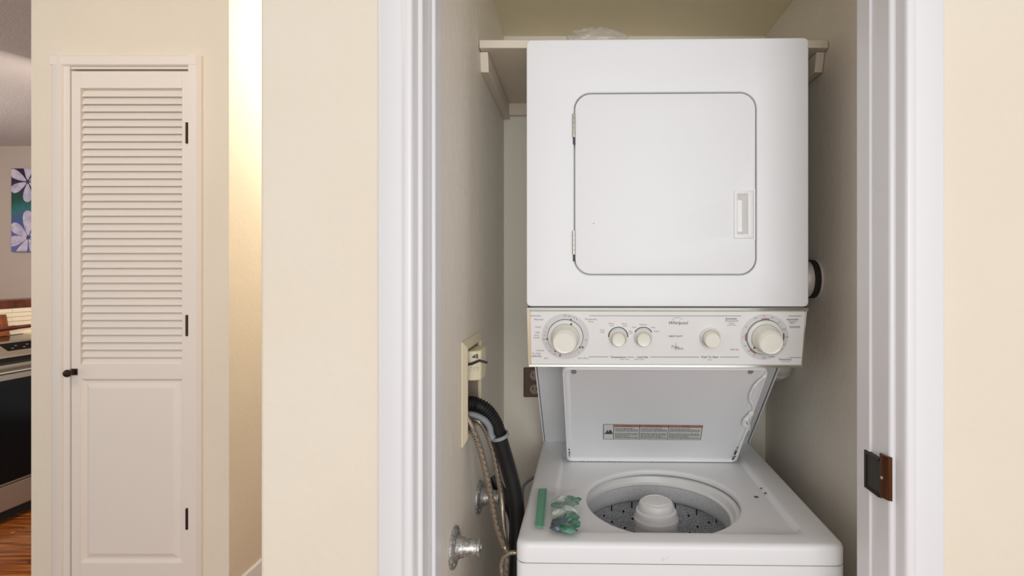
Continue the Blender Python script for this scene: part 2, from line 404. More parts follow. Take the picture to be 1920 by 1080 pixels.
for z in (1.811, 1.131, .448):
    b = BM(); lathe(b, [(.0035,-.037),(.0045,-.036),(.0045,-.012),(.0038,-.0118),(.0038,-.0112),(.0045,-.011),(.0045,.012),(.0038,.0122),(.0045,.0125),(.0045,.036),(.0035,.037)], (DX1-.006, 1.864, z), (0,0,1), 12)
    h = obj('hinge', b, 'bronze', d)
    obj('hinge_leaf', box(BM(), DX1-.012, DX1-.001, 1.8665, 1.8685, z-.037, z+.037), 'bronze', h)
kz = EYE-(697-510)/530
b = BM(); box(b, -1.794, -1.772, 1.8655, 1.868, kz-.012, kz+.011); ro = obj('rosette', b, 'bronze', d, bevel=.001)
b = BM(); lathe(b, [(.006,0),(.005,.008),(.0055,.014),(.012,.020),(.0135,.026),(.011,.031),(.004,.033)], (-1.783, 1.866, kz-.001), (0,-1,0), 20); obj('knob', b, 'bronze', ro)
# frame around the hall door
jf = struct('trim_7', box(BM(), -1.820, DX0, YH-.012, YH+.05, 0, 2.047), 'doorpaint')
b = BM()
prism(b, [(-1.860,1.876),(-1.860,1.862),(-1.852,1.858),(-1.822,1.856),(-1.818,1.862),(-1.818,1.876)], 'z', 0, 2.085)
struct('trim_8', b, 'doorpaint')
b = BM(); prism(b, [(DX1,1.900),(DX1,1.862),(DX1+.003,1.858),(-1.346,1.858),(-1.336,1.869),(-1.336,1.876),(-1.365,1.876),(-1.365,1.9)], 'z', 0, 2.085)
struct('trim_9', b, 'doorpaint')
b = BM(); prism(b, [(1.876,2.047),(1.862,2.047),(1.857,2.051),(1.857,2.080),(1.862,2.084),(1.876,2.084)], 'x', -1.8598, -1.3455)
struct('trim_10', b, 'doorpaint')
struct('trim_11', box(BM(), -1.820, DX1+.012, YH-.006, YH+.05, DT+.004, 2.047), 'doorpaint')

# ------------------------------------------------------------------ closet shelf
sh = root('closet_shelf', ((XL+XR)/2, 1.43, 1.8385), label='off-white wooden closet shelf on wall cleats above the stacked dryer', cat='shelf')
sh['category'] = 'shelf'
obj('board', box(BM(), XL+.002, XR-.002, 1.222, YB, 1.8385, 1.857), 'shelfpaint', sh, bevel=.001)
for x0, x1 in ((XL, XL+.019), (XR-.021, XR-.002)):
    obj('cleat', prism(BM(), [(1.240,1.837),(1.252,1.7935),(YB,1.7935),(YB,1.837)], 'x', x0, x1), 'shelfpaint', sh, bevel=.001)
obj('cleat', box(BM(), XL+.019, XR-.021, YB-.018, YB, 1.803, 1.840), 'shelfpaint', sh)

# ------------------------------------------------------------------ laundry centre
OX, OY, RZ = .190, 1.137, math.radians(-1.08)
HW = .303
L = root('laundry_centre', (OX, OY, 0), RZ, label='white stacked washer and dryer with open top lid inside the closet', cat='washer dryer')
L['category'] = 'washer dryer'
LM = Matrix.Translation((OX, OY, 0)) @ Matrix.Rotation(RZ, 4, 'Z') @ Matrix.Translation((-OX, -OY, 0))
LI = LM.inverted()
def hit(px, py, p0, n):
    o = LI @ Vector((0, 0, EYE)); dd = (LI @ P(px, py, 1.0))-o
    t = (Vector(p0)-o).dot(Vector(n))/dd.dot(Vector(n)); return o+dd*t
X0, X1 = OX-HW, OX+HW
# dryer front
dz0, dz1 = 1.2455, 1.8225
gx0, gx1, gz0, gz1 = .176-.1795, .176+.2125, 1.3155, 1.7085
dx0 = hit(1076, 300, (0,1.137,0), (0,1,0)).x; dx1 = hit(1419, 300, (0,1.137,0), (0,1,0)).x
dzt = hit(1250, 173, (0,1.137,0), (0,1,0)).z; dzb = hit(1250, 516, (0,1.137,0), (0,1,0)).z
b = curve_plate([rrect(X0, X1, dz0, dz1, .010), rrect(dx0, dx1, dzb, dzt, .036, 10)], .018, .003)
xf(b, Matrix.Translation((0, 1.137+.009, 0))@XZ)
obj('dryer_front', b, 'enamel', L, angle=50)
obj('dryer_cabinet', box(BM(), X0+.001, X1-.001, 1.154, 1.60, dz0, dz1-.001), 'enamel', L, bevel=.004)
# door with handle pocket
hx0 = hit(1376, 400, (0,1.137,0), (0,1,0)).x; hx1 = hit(1412, 400, (0,1.137,0), (0,1,0)).x
hz1 = hit(1390, 357, (0,1.137,0), (0,1,0)).z; hz0 = hit(1390, 447, (0,1.137,0), (0,1,0)).z
g = .0028
b = curve_plate([rrect(dx0+g, dx1-g, dzb+g, dzt-g, .034, 10), rrect(hx0+.006, hx1-.010, hz0+.008, hz1-.006, .002, 3)], .016, .0015)
xf(b, Matrix.Translation((0, 1.1375+.008, 0))@XZ)
door = obj('dryer_door', b, 'enamel', L, angle=50)
b = curve_plate([rrect(hx0, hx1, hz0, hz1, .002, 3), rrect(hx0+.007, hx1-.0115, hz0+.0095, hz1-.0075, .001, 2)], .005, .001)
xf(b, Matrix.Translation((0, 1.1365, 0))@XZ)
hd = obj('handle', b, 'plastic', door)
ax0, ax1, az0, az1 = hx0+.007, hx1-.0115, hz0+.0095, hz1-.0075
b = BM()
def rect(x0, x1, z0, z1, y): return [(x0,y,z0),(x1,y,z0),(x1,y,z1),(x0,y,z1)]
loft(b, [rect(ax0, ax1, az0, az1, 1.135), rect(ax0+.001, ax1-.009, az0+.006, az1-.012, 1.150)], False, True)
obj('handle_pocket', b, 'plastic', hd, smooth=False)
obj('latch_edge', box(BM(), hx1+.001, hx1+.004, hz0-.002, hz1+.004, 1.134, 1.138) if False else box(BM(), hx1+.0008, dx1-.0030, 1.1362, 1.140, hz0-.004, hz1+.004), 'plastic', hd, bevel=.0006)
b = BM(); p = hit(1113, 419, (0,1.137,0), (0,1,0)); lathe(b, [(.0012,0),(.001,.0003)], (p.x, 1.1375, p.z), (0,-1,0), 8); obj('paint_chip', b, 'ink', door)
for py in (236, 455):
    p = hit(1076, py, (0,1.137,0), (0,1,0))
    b = BM()
    for k in range(5):
        z0 = p.z-.026+k*.0104
        lathe(b, [(.003,0),(.0036,.0006),(.0036,.0096),(.003,.0102)], (p.x, 1.1345, z0), (0,0,1), 12)
    h = obj('hinge', b, 'chrome', door)
    obj('hinge_dark_slot', box(BM(), p.x-.0022, p.x+.0030, 1.1362, 1.139, p.z-.040, p.z-.026), 'ink_dark', h)  # dark strip just below the hinge barrel

# control panel
cpT, cpB = (1.139, 1.2435), (1.163, 1.1130)      # (Y, z) of the face's top and bottom
tv = Vector((0, cpB[0]-cpT[0], cpB[1]-cpT[1])).normalized(); cn = Vector((0, -math.cos(math.atan2(cpB[0]-cpT[0], cpT[1]-cpB[1])), -math.sin(math.atan2(cpB[0]-cpT[0], cpT[1]-cpB[1]))))
c0 = Vector((0, cpT[0], cpT[1]))
def cp(px, py): return hit(px, py, c0, cn)
b = BM(); prism(b, [cpT, cpB, (1.30, 1.113), (1.30, 1.2435)], 'x', X0+.008, X1-.006)
con = obj('control_panel', b, 'plastic', L, smooth=False)
obj('seam_gap', box(BM(), X0+.003, X1-.003, 1.142, 1.2, 1.2430, 1.2462), 'dark', L)
b = BM(); prism(b, [(1.1385,1.2440),(1.1345,1.2425),(1.1350,1.2375),(1.1400,1.2345),(1.1415,1.2360)], 'x', X0+.001, X1-.001)
obj('top_chrome_trim', b, 'chrome', con)
b = BM(); prism(b, [(1.1605,1.1175),(1.1570,1.1160),(1.1570,1.1115),(1.162,1.1105),(1.19,1.1115),(1.19,1.1135)], 'x', X0+.003, X1-.003)
obj('bottom_chrome_trim', b, 'chrome', con)
for x0, x1, mm in ((X0+.0005, X0+.0080, 'cap_reflection'), (X1-.0060, X1-.0035, 'chrome')):
    b = BM(); prism(b, [(cpT[0]-.003, cpT[1]-.008), (cpB[0]-.003, cpB[1]+.002), (1.30, 1.112), (1.30, 1.2420), (cpT[0]-.001, 1.2420)], 'x', x0, x1); obj('end_cap', b, mm, con, bevel=.001)
CM = Matrix((( 1,0,0,0),(0,0,0,0),(0,0,0,0),(0,0,0,1)))
def onface(px, py, lift=0.0004):
    """matrix that puts an XY drawing on the control panel at a pixel of it"""
    p = cp(px, py)+cn*lift
    xa = Vector((1,0,0)); ya = -tv; za = cn
    m = Matrix(((xa.x, ya.x, za.x, p.x), (xa.y, ya.y, za.y, p.y), (xa.z, ya.z, za.z, p.z), (0,0,0,1)))
    return m
K = 1/861.0          # metres per pixel on the face
def ring(bm, m, r0, r1, a0=0, a1=2*PI, n=64, z=0):
    va = []; 
    for i in range(n+1):
        a = a0+(a1-a0)*i/n
        va.append((bm.verts.new(m@Vector((r0*math.cos(a), r0*math.sin(a), z))), bm.verts.new(m@Vector((r1*math.cos(a), r1*math.sin(a), z)))))
    for p, q in zip(va, va[1:]): bm.faces.new((p[0], p[1], q[1], q[0]))
def bar(bm, m, x0, x1, y0, y1):
    v = [bm.verts.new(m@Vector(c)) for c in ((x0,y0,0),(x1,y0,0),(x1,y1,0),(x0,y1,0))]; bm.faces.new(v)
def addtext(bm, m, s, px, bold=0, align='CENTER', shear=0):
    me = text(s, px*K, bold, align, shear); me.transform(m); bm.from_mesh(me); bpy.data.meshes.remove(me)
# printed rings
for nm, cx_, cy_ in (('left', 1060, 631), ('right', 1433, 632)):
    b = BM(); m = onface(cx_, cy_, .0002); ring(b, m, 34*K, 44.5*K); obj('printed_ring', b, 'dialprint', con, smooth=False)
ink = BM(); dk = BM(); rd = BM()
T = [ (1010,599,'Normal',5.5),(1009,613,'Heavy',4.5),(1008,623,'Light',4.5),(1006,628.5,'Knits',4.5),(1006,633,'Gentle',4.5),
      (1013,657,'Delicate',4.5),(1006,662.5,'Pre Wash',4),(1006,666,'Soak Only',4),(1024,671.5,'Spin',4.5),(1094,671.5,'Extra Rinse',4.5),
      (1108,598.5,'Permanent',5),(1108,603,'Press',4.5),
      (1129,619,'Cold',4),(1129,623,'Cold',4),(1146,606.5,'Warm',4),(1147,610.5,'Cold',4),(1171,607,'Warm',4),(1171,611,'Cold',4),
      (1182,621,'Hot',4),(1182,624.5,'Cold',4),(1189,613.5,'Small',4),(1206,608.5,'Medium',4.5),(1224,613.5,'Large',4),(1231,621,'Super',4.5),
      (1171,673.5,'Wash / Rinse',3.5),(1198,673.5,'Water Level',3.5),(1331,674.5,'Start',3.5),
      (1372,601.5,'Permanent',5.5),(1372,606,'Press',4.5),(1372,609.5,'Cool Down',3.5),
      (1377,655.5,'Fluff Air',5),(1486,603,'Regular',5),(1485,606.5,'Heavy',3.5),(1473,678,'Cool Down',3.5)]
for px, py, s, z in T: addtext(ink, onface(px, py), s, z)
for px, py, s, z in ((1159,669.5,'Temperature',5.5),(1205,669.5,'Load Size',5.5),(1331,669.5,'Push To Start',5.8),(1371,597.5,'Automatic',5),(1486,598.8,'Automatic',5.2),(1472,674,'Timed Dry',5.5),(1267,630.5,'HEAVY DUTY',4.3)):
    addtext(dk, onface(px, py), s, z, bold=.00008)
lg = BM(); addtext(lg, onface(1271, 605.5), 'Whirlpool', 8.6, bold=.00006, shear=.25)
ring(lg, onface(1270, 606), 11*K, 11.5*K, math.radians(35), math.radians(150), 20)
obj('logo_lettering', lg, 'ink_dark', con, smooth=False, kind='stuff')
addtext(ink, onface(1265, 651), 'Thin', 9, shear=.2); addtext(ink, onface(1273, 653.5), 'Twin', 8, shear=.2)
bar(ink, onface(1267, 650), -.2*K, .5*K, -8*K, 8*K)
# rules
for x0, x1, y_, t in ((994,1014,592.2,.5),(1106,1388,592.2,.45),(994,1016,668.5,.5),(1104,1141,669,.5),(1175,1189,669.5,.5),(1219,1311,669.5,.5),(1350,1386,669.5,.5),(1478,1502,592.5,.5),(1480,1500,612,.5),(1480,1500,614.2,.5),(1480,1502,670.5,.5)):
    bar(ink, onface((x0+x1)/2, y_), -(x1-x0)/2*K, (x1-x0)/2*K, -t*K, t*K)
# arcs over the small knobs
ring(dk, onface(1159, 631), 17.2*K, 19*K, math.radians(-3), math.radians(183), 40)
ring(dk, onface(1206, 631), 17.2*K, 19*K, math.radians(28), math.radians(152), 40)
# ring lines and tick numbers
ring(dk, onface(1060, 631, .0005), 33*K, 33.9*K); ring(dk, onface(1433.5, 632, .0005), 33*K, 34.2*K)
for a, s in ((92,'Off'),(78,'Min'),(66,'10'),(57,'8'),(155,'6'),(168,'4'),(177,'14'),(188,'MAX'),(-122,'10'),(-137,'6'),(-160,'2'),(-10,'12'),(-30,'8'),(-50,'4')):
    m = onface(1060+38.7*math.cos(math.radians(a)), 631-38.7*math.sin(math.radians(a))); addtext(ink, m, s, 4.6)
for a, s in ((90,'50'),(68,'40'),(45,'30'),(115,'Off'),(152,'10'),(180,'20'),(205,'30'),(222,'40'),(240,'20'),(-70,'TIMED'),(-35,'60'),(-20,'50'),(0,'MORE'),(22,'LESS'),(-90,'DRY')):
    m = onface(1433+39.3*math.cos(math.radians(a)), 632-39.3*math.sin(math.radians(a))); addtext(rd if s in ('50','20') else ink, m, s, 4.4)
for a0, a1 in ((78, 103), (168, 192), (222, 246), (-15, 12)):
    ring(rd if a0 != -15 else dk, onface(1433.5, 632, .0006), 34.4*K, 36.6*K, math.radians(a0), math.radians(a1), 12)
for a in (72, 188, 236, -38):
    ring(dk, onface(1060, 631, .0006), 33*K, 36*K, math.radians(a-2.5), math.radians(a+2.5), 3)
ring(rd, onface(1060, 631, .0006), 36*K, 41*K, math.radians(-36), math.radians(-30), 3); ring(rd, onface(1060, 631, .0006), 36*K, 41*K, math.radians(-108), math.radians(-103), 3)
for nm, bb, mm in (('grey_lettering', ink, 'ink'), ('dark_lettering', dk, 'ink_dark'), ('red_markings', rd, 'ink_red')): obj(nm, bb, mm, con, smooth=False, kind='stuff')
# dials and knobs
def knob(px, py, disc, prof, name, mk='knob', pointer=None, disc_m='dial'):
    p = cp(px, py)
    b = BM(); lathe(b, disc, p, cn, 56); k0 = obj(name, b, disc_m, con)
    b = BM(); lathe(b, prof, p, cn, 40); obj('knob_grip', b, mk, k0)
    r0, h0 = prof[0]; b = BM(); lathe(b, [(r0-.001,h0-.0005),(r0+.0016,h0),(r0+.0018,h0+.0025),(r0+.0006,h0+.0040),(r0-.002,h0+.0042)], p, cn, 40, False, False); obj('grip_ring', b, 'grip_ring', k0)
    if pointer is not None:
        m = onface(px, py, disc[-1][1]+.0004)@Matrix.Rotation(pointer, 4, 'Z')
        b = BM(); r = disc[-1][0]
        v = [b.verts.new(m@Vector(c)) for c in ((r*.97,0,0),(r*.80,.0030,0),(r*.80,-.0030,0))]; b.faces.new(v); obj('pointer', b, 'ink_dark', k0, smooth=False)
bigdisc = [(.0383,0),(.0385,.003),(.0375,.005)]
bigprof = [(.029,.005),(.0300,.008),(.0285,.013),(.0265,.030),(.0258,.040),(.0238,.0425),(.021,.0420),(.0205,.0415)]
knob(1060, 631, bigdisc, bigprof, 'timer_dial', pointer=math.radians(66))
knob(1434, 632, bigdisc, bigprof, 'dryer_timer_dial', pointer=math.radians(225))
small = [(.0198,0),(.0200,.004),(.0178,.009),(.0165,.010)]
sprof = [(.0142,.010),(.0140,.022),(.0132,.0235),(.0125,.0232)]
knob(1159, 632, small, sprof, 'temperature_knob', pointer=math.radians(25))
knob(1205.5, 632, small, sprof, 'load_size_knob', pointer=math.radians(72))
knob(1331, 631.5, [(.0215,0),(.0218,.006),(.0195,.009),(.0185,.0095)], [(.0172,.0095),(.0165,.026),(.0152,.0285),(.0145,.0285)], 'start_knob')
for px, py in ((1058.5, 638),):
    pass

# support panel behind the lid
b = BM(); prism(b, [(1.553,.8195),(1.295,1.100),(1.295,1.114),(1.60,1.2455),(1.60,.8195)], 'x', X0+.004, X1-.004)
sup = obj('support_panel', b, 'enamel_grey', L, smooth=False)
b = BM(); box(b, X0+.02, X1-.02, 1.20, 1.60, 1.115, 1.244); obj('console_housing', b, 'enamel_grey', L)
for x0, x1 in ((X0+.001, X0+.0045), (X1-.0045, X1-.001)):
    b = BM(); prism(b, [(1.548,.8200),(1.287,1.102),(1.287,1.112),(1.60,1.112),(1.60,.8200)], 'x', x0, x1); tr = obj('side_trim', b, 'enamel', sup)
for xx in (X0+.0056, X1-.0056):
    b = BM(); prism(b, [(1.5515,.8205),(1.2935,1.101),(1.2945,1.103),(1.5525,.8215)], 'x', xx-.0008, xx+.0008); obj('seam_line', b, 'ink_dark', sup)

# washer top: lofted from the tub opening through the lid recess to the rolled edge
TC = (OX-.003, 1.193)
rx0, rx1, ry0, ry1 = OX-.243, OX+.243, 1.014, 1.470
NN = 224
def cast(x0, x1, y0, y1, r, a, z):
    """rounded rect outline hit by a ray from the tub centre at angle a"""
    dx, dy = math.cos(a), math.sin(a); ox, oy = TC
    lo, hi = 0, 3
    def inside(t):
        x, y = ox+dx*t, oy+dy*t
        if not (x0 <= x <= x1 and y0 <= y <= y1): return False
        cx_ = min(max(x, x0+r), x1-r); cy_ = min(max(y, y0+r), y1-r)
        return (x-cx_)**2+(y-cy_)**2 <= r*r+1e-12
    for _ in range(40):
        mid = (lo+hi)/2
        if inside(mid): lo = mid
        else: hi = mid
    return (ox+dx*lo, oy+dy*lo, z)
# angles: uniform plus refined toward the outer corners
angs = set(2*PI*i/NN for i in range(NN))
WY0, WY1 = .969, 1.600
for (x0, x1, y0, y1, r) in ((X0-.001, X1+.001, WY0, WY1, .022), (rx0, rx1, ry0, ry1, .022)):
    for cx_, cy_ in ((x0+r, y0+r), (x1-r, y0+r), (x0+r, y1-r), (x1-r, y1-r)):
        for k in range(9):
            sx = 1 if cx_ > OX else -1; sy = 1 if cy_ > 1.2 else -1
            t = PI/2*k/8; x, y = cx_+sx*r*math.cos(t), cy_+sy*r*math.sin(t)
            angs.add(math.atan2(y-TC[1], x-TC[0]) % (2*PI))
angs = sorted(angs); aa = [angs[0]]
for a in angs[1:]:
    if a-aa[-1] > 1e-4: aa.append(a)
circ = lambda r, z: [(TC[0]+r*math.cos(a), TC[1]+r*math.sin(a), z) for a in aa]
rrg = lambda i, r, z, X=0: [cast(rx0-i, rx1+i, ry0-i, ry1+i, r, a, z) for a in aa]
out = lambda i, r, z: [cast(X0-.001+i, X1+.001-i, WY0+i, WY1-i, r, a, z) for a in aa]
rings = [circ(.1715, .7965), circ(.1705, .7990), circ(.1705, .8035), circ(.1718, .8065), circ(.1745, .8080), circ(.182, .8085),
         rrg(-.012, .020, .8085), rrg(-.008, .021, .8092), rrg(-.002, .024, .8180), rrg(.002, .026, .8198), rrg(.008, .028, .820),
         out(.010, .020, .8200), out(.005, .022, .8188), out(.0015, .022, .8155), out(0, .022, .8100), out(0, .022, .7840), out(.003, .020, .7815), out(.012, .018, .7812)]
b = loft(BM(), rings); top = obj('washer_top', b, 'enamel_warm', L, angle=40)
# washer body
b = curve_plate([rrect(X0+.001, X1-.001, .973, 1.600, .018, 5)], .755); xf(b, Matrix.Translation((0,0,.025+.755/2)))
# hollow not needed: tub sits inside the body, so make the body a wall
b.free()
b = BM(); loop = rrect(X0-.001, X1+.001, .972, 1.600, .018, 5); inner = rrect(X0+.006, X1-.006, .980, 1.592, .014, 5)
loft(b, [[(x, y, .025) for x, y in loop], [(x, y, .777) for x, y in loop], [(x, y, .7795) for x, y in rrect(X0+.001, X1-.001, .974, 1.598, .017, 5)], [(x, y, .7795) for x, y in inner], [(x, y, .025) for x, y in inner], [(x, y, .025) for x, y in loop]])
obj('washer_body', b, 'enamel_warm', L)
b = BM(); loft(b, [[(x, y, .779) for x, y in rrect(X0+.003, X1-.003, .975, 1.597, .017, 5)], [(x, y, .7825) for x, y in rrect(X0+.003, X1-.003, .975, 1.597, .017, 5)]]); obj('seam_gap', b, 'dark', L)
for fx, fy in ((X0+.05, 1.02), (X1-.05, 1.02), (X0+.05, 1.55), (X1-.05, 1.55)):
    b = BM(); lathe(b, [(.018,0),(.018,.01),(.008,.012),(.008,.026)], (fx, fy, 0), (0,0,1), 16); obj('foot', b, 'rubber', L)
# lip marks on the front edge
rr_ = random.Random(3)
b = BM()
for k in range(7):
    p = hit(1240+rr_.uniform(0, 16), 1047+rr_.uniform(-6, 5), (0,.968,0), (0,1,0)); lathe(b, [(rr_.uniform(.0006,.0014),0),(.0003,.0002)], (p.x, .9688, p.z), (0,-1,0), 7)
obj('scuff_marks', b, 'dialprint', top)
# screw/switch holes
for px, py, r in ((1418, 932, .0042), (1427, 916, .0022), (1435, 925, .0026)):
    zz = .8087 if r > .004 else .8135
    p = hit(px, py, (0,0,zz), (0,0,1)); b = BM(); lathe(b, [(r*1.35,0),(r*1.35,.0006),(r,.0012),(r*.9,.0003)], (p.x, p.y, zz-.0004 if r>.004 else zz), (0,0,1) if r>.004 else (-.5,0,1), 16); hh = obj('bolt_hole', b, 'grey_plastic', top)
    b = BM(); lathe(b, [(r*.85,0),(r*.84,.0008)], (p.x, p.y, zz), (0,0,1) if r>.004 else (-.5,0,1), 16); obj('hole', b, 'rubber', hh)
# tub parts
tc = (TC[0]-.013, TC[1]+.002, 0)
b = BM(); lathe(b, [(.205,.790),(.178,.7925),(.1735,.790),(.1715,.784),(.1690,.7765),(.1655,.7740),(.163,.7745),(.1625,.772),(.20,.771)], tc, (0,0,1), 96, False, False); obj('tub_ring', b, 'plastic', L)
b = BM(); lathe(b, [(.168,.7290),(.200,.728),(.203,.70),(.203,.52),(.195,.505),(.10,.50)], tc, (0,0,1), 96, False, True); bas = obj('wash_basket', b, 'speckle', L, angle=50)
b = BM(); lathe(b, [(.185,.7708),(.1640,.7705),(.1632,.765),(.1615,.745),(.1620,.735),(.165,.7315),(.200,.7300)], tc, (0,0,1), 96, False, False); obj('basket_rim', b, 'speckle_light', L, angle=50)
b = BM()
rr_ = random.Random(5)
holes = []
for k in range(44):
    a = 2*PI*k/44
    for zi, z in enumerate((.712, .690, .668, .646, .624, .600, .575, .55)):
        if (k+zi) % 2: continue
        a2 = a+.02*(zi%3)
        c = Vector((tc[0]+.2022*math.cos(a2), tc[1]+.2022*math.sin(a2), z)); n = Vector((-math.cos(a2), -math.sin(a2), 0))
        lathe(b, [(.0032,0),(.0028,.0004)], c, n, 8)
obj('drain_holes', b, 'rubber', bas, kind='stuff')
b = BM()
for k in range(22):
    a = 2*PI*k/22+.05
    c = Vector((tc[0]+.2015*math.cos(a), tc[1]+.2015*math.sin(a), .708)); t = Vector((-math.sin(a), math.cos(a), 0)); n = Vector((-math.cos(a), -math.sin(a), 0))
    v = [b.verts.new(c+t*sx*.0016+Vector((0,0,sz*.011))+n*.0005) for sx, sz in ((-1,-1),(1,-1),(1,1),(-1,1))]; b.faces.new(v)
obj('drain_slots', b, 'rubber', bas, smooth=False, kind='stuff')
# agitator
b = BM(); lathe(b, [(.10,.50),(.075,.53),(.052,.58),(.049,.62),(.0475,.70),(.0470,.7545),(.0400,.7550)], tc, (0,0,1), 56)
ag = obj('agitator', b, 'plastic', L)
for k in range(8):
    a = 2*PI*k/8+.2; rad = Vector((math.cos(a), math.sin(a), 0)); t = Vector((-math.sin(a), math.cos(a), 0)); b = BM()
    vs = []
    for s in (-1, 1):
        vs.append([b.verts.new(Vector(tc)+rad*r+t*s*.0022+Vector((0,0,z))) for r, z in ((.04,.748),(.0475,.748),(.0480,.62),(.068,.56),(.092,.52),(.05,.52))])
    b.faces.new(vs[0]); b.faces.new(vs[1][::-1])
    for i in range(6): b.faces.new((vs[0][i], vs[1][i], vs[1][(i+1)%6], vs[0][(i+1)%6]))
    obj('fin', b, 'plastic', ag)
b = BM(); lathe(b, [(.0450,.7535),(.0492,.7540),(.0500,.7600),(.0498,.7660),(.0475,.7690),(.0472,.7740),(.0450,.7820),(.0405,.7850),(.0400,.7890),(.0390,.7950),(.0360,.8000),(.0280,.8030),(.0140,.8045),(.001,.8050)], tc, (0,0,1), 56)
obj('agitator_cap', b, 'plastic', ag)
b = BM(); lathe(b, [(.0270,.8030),(.0278,.8042),(.0286,.8025)], tc, (0,0,1), 48, False, False); obj('cap_ring', b, 'plastic', ag)

# lid, leaning forward and held under the console
lb, lt = Vector((0, 1.424, .8145)), Vector((0, 1.168, 1.1070))
la = (lt-lb).normalized(); ln = Vector((0, -la.z, la.y)); Ln = (lt-lb).length
if ln.y > 0: ln = -ln
def lidp(px, py, lift=0): return hit(px, py, lb, ln)+ln*lift
def lidm(px, py, lift=.0008):
    p = lidp(px, py, lift)
    return Matrix(((1, 0, ln.x, p.x), (0, la.y, ln.y, p.y), (0, la.z, ln.z, p.z), (0,0,0,1)))
LW = .2275
def lidframe(u, v, h): return Vector((OX+u, 0, 0))+lb+la*v+ln*h
def lring(i, h, r):
    return [lidframe(x, v, h) for x, v in rrect(-LW+i, LW-i, i, Ln+.004-i*.2, r, 5)]
b = BM()
loft(b, [lring(0, -.016, .016), lring(-.0005, .004, .016), lring(.0015, .0075, .015), lring(.004, .0075, .013), lring(.0065, .004, .011), lring(.010, .0005, .009), lring(.013, 0, .008)], True, True)
lid = obj('washer_lid', b, 'enamel_grey', L, angle=40)
for px in (1076, 1407):
    p = lidp(px, 696); b = BM(); lathe(b, [(.0055,0),(.0058,.003),(.004,.0045)], p, ln, 16); obj('bumper', b, 'bumper', lid)
# chips and rust along the lid's lower corners
b = BM(); rr_ = random.Random(11)
def chip(u, v, r, h):
    c = [b.verts.new(lidframe(u+r*rr_.uniform(.5,1.1)*math.cos(a), v+1.6*r*rr_.uniform(.5,1.1)*math.sin(a), h)) for a in [2*PI*k/7 for k in range(7)]]; b.faces.new(c)
for k in range(24):
    chip(-LW+.0075+rr_.uniform(-.002,.002), rr_.uniform(.012,.062)**1, rr_.uniform(.0008,.0020), .0048)
for k in range(34):
    t = rr_.random(); chip(LW-.008-rr_.uniform(0,.004), .010+.065*t, rr_.uniform(.0008,.0026), .0048)
for k in range(30):
    chip(rr_.choice([rr_.uniform(-LW+.02, -.1), rr_.uniform(-LW+.02, LW-.02)]), rr_.uniform(.0018,.0035), rr_.uniform(.0005,.0012), .0080)
obj('rust_chips', b, 'rust', lid, smooth=False, kind='stuff')
# torn white strip on the lid's right edge
pts = [lidp(*q, .009) for q in ((1434,698),(1424,706),(1413,718),(1406,732),(1405,744),(1410,752),(1411,762),(1405,772),(1398,779),(1394,786),(1397,792),(1403,790),(1400,798),(1394,812),(1389,824),(1383,838))]
sp_ = spline(pts, 5); rr_ = random.Random(2); rs = [.0026+.0018*noise.noise(Vector((i*.35, 0, 0))) + (.0028 if 32 < i < 52 else 0) for i in range(len(sp_))]
b = BM(); tube(b, sp_, .003, 8, rf=lambda i: max(.0012, rs[i]), flat=.7); obj('torn_sealing_strip', b, 'white_tear', lid, label='white torn sealing strip')
pts = [lidp(*q, .012) for q in ((1399,778),(1402,786),(1404,794),(1402,800))]
b = BM(); tube(b, spline(pts, 5), .003, 8, rf=lambda i: .0036*(1-i/18)); obj('torn_end', b, 'white_tear', lid)
# warning label
q = [lidp(1131,795,.0007), lidp(1318,797,.0007), lidp(1314,824.5,.0007), lidp(1131,823,.0007)]
def qp(u, v, lift=0): return (q[3]*(1-u)+q[2]*u)*(1-v)+(q[0]*(1-u)+q[1]*u)*v+ln*lift
def qbar(b, u0, u1, v0, v1, lift): b.faces.new([b.verts.new(qp(*c, lift)) for c in ((u0,v0),(u1,v0),(u1,v1),(u0,v1))])
b = BM(); qbar(b, 0, 1, 0, 1, 0); wl = obj('warning_label', b, 'label', lid, smooth=False)
b = BM(); qbar(b, .105, 1, .83, 1, .0002); obj('label_header', b, 'label_red', wl, smooth=False)
b = BM()
for u in (0, .103, .365, .655, .993): qbar(b, u, u+.006, 0, 1, .0003)
qbar(b, 0, 1, 0, .02, .0003); qbar(b, 0, .105, .98, 1, .0003); qbar(b, 0, .105, .36, .38, .0003)
rr_ = random.Random(4)
for c0_, c1_ in ((.12,.355),(.38,.645),(.67,.98)):
    for k in range(11):
        v = .76-k*.066; u = c0_
        if k == 4: continue
        e = c1_ if k % 4 else c1_-rr_.uniform(.03,.12)
        while u < e:
            wd = rr_.uniform(.008,.028); qbar(b, u, min(u+wd, e), v-.018, v+.014, .0003); u += wd+.005
cc = [(.012,.38),(.03,.50),(.042,.64),(.055,.52),(.068,.66),(.085,.58),(.098,.38)]
b.faces.new([b.verts.new(qp(u, v, .0004)) for u, v in cc])
obj('label_text', b, 'ink_dark', wl, smooth=False, kind='stuff')
b = BM()
for s, u in (('WARNING', .235), ('IMPORTANT SAFETY', .51), ('WARNING', .83)):
    me = text(s, .0044, .0001); 
    pm = qp(u, .915, .0004); me.transform(Matrix(((1,0,ln.x,pm.x),(0,la.y,ln.y,pm.y),(0,la.z,ln.z,pm.z),(0,0,0,1)))); b.from_mesh(me)
obj('label_heading', b, 'ink_dark', wl, smooth=False, kind='stuff')

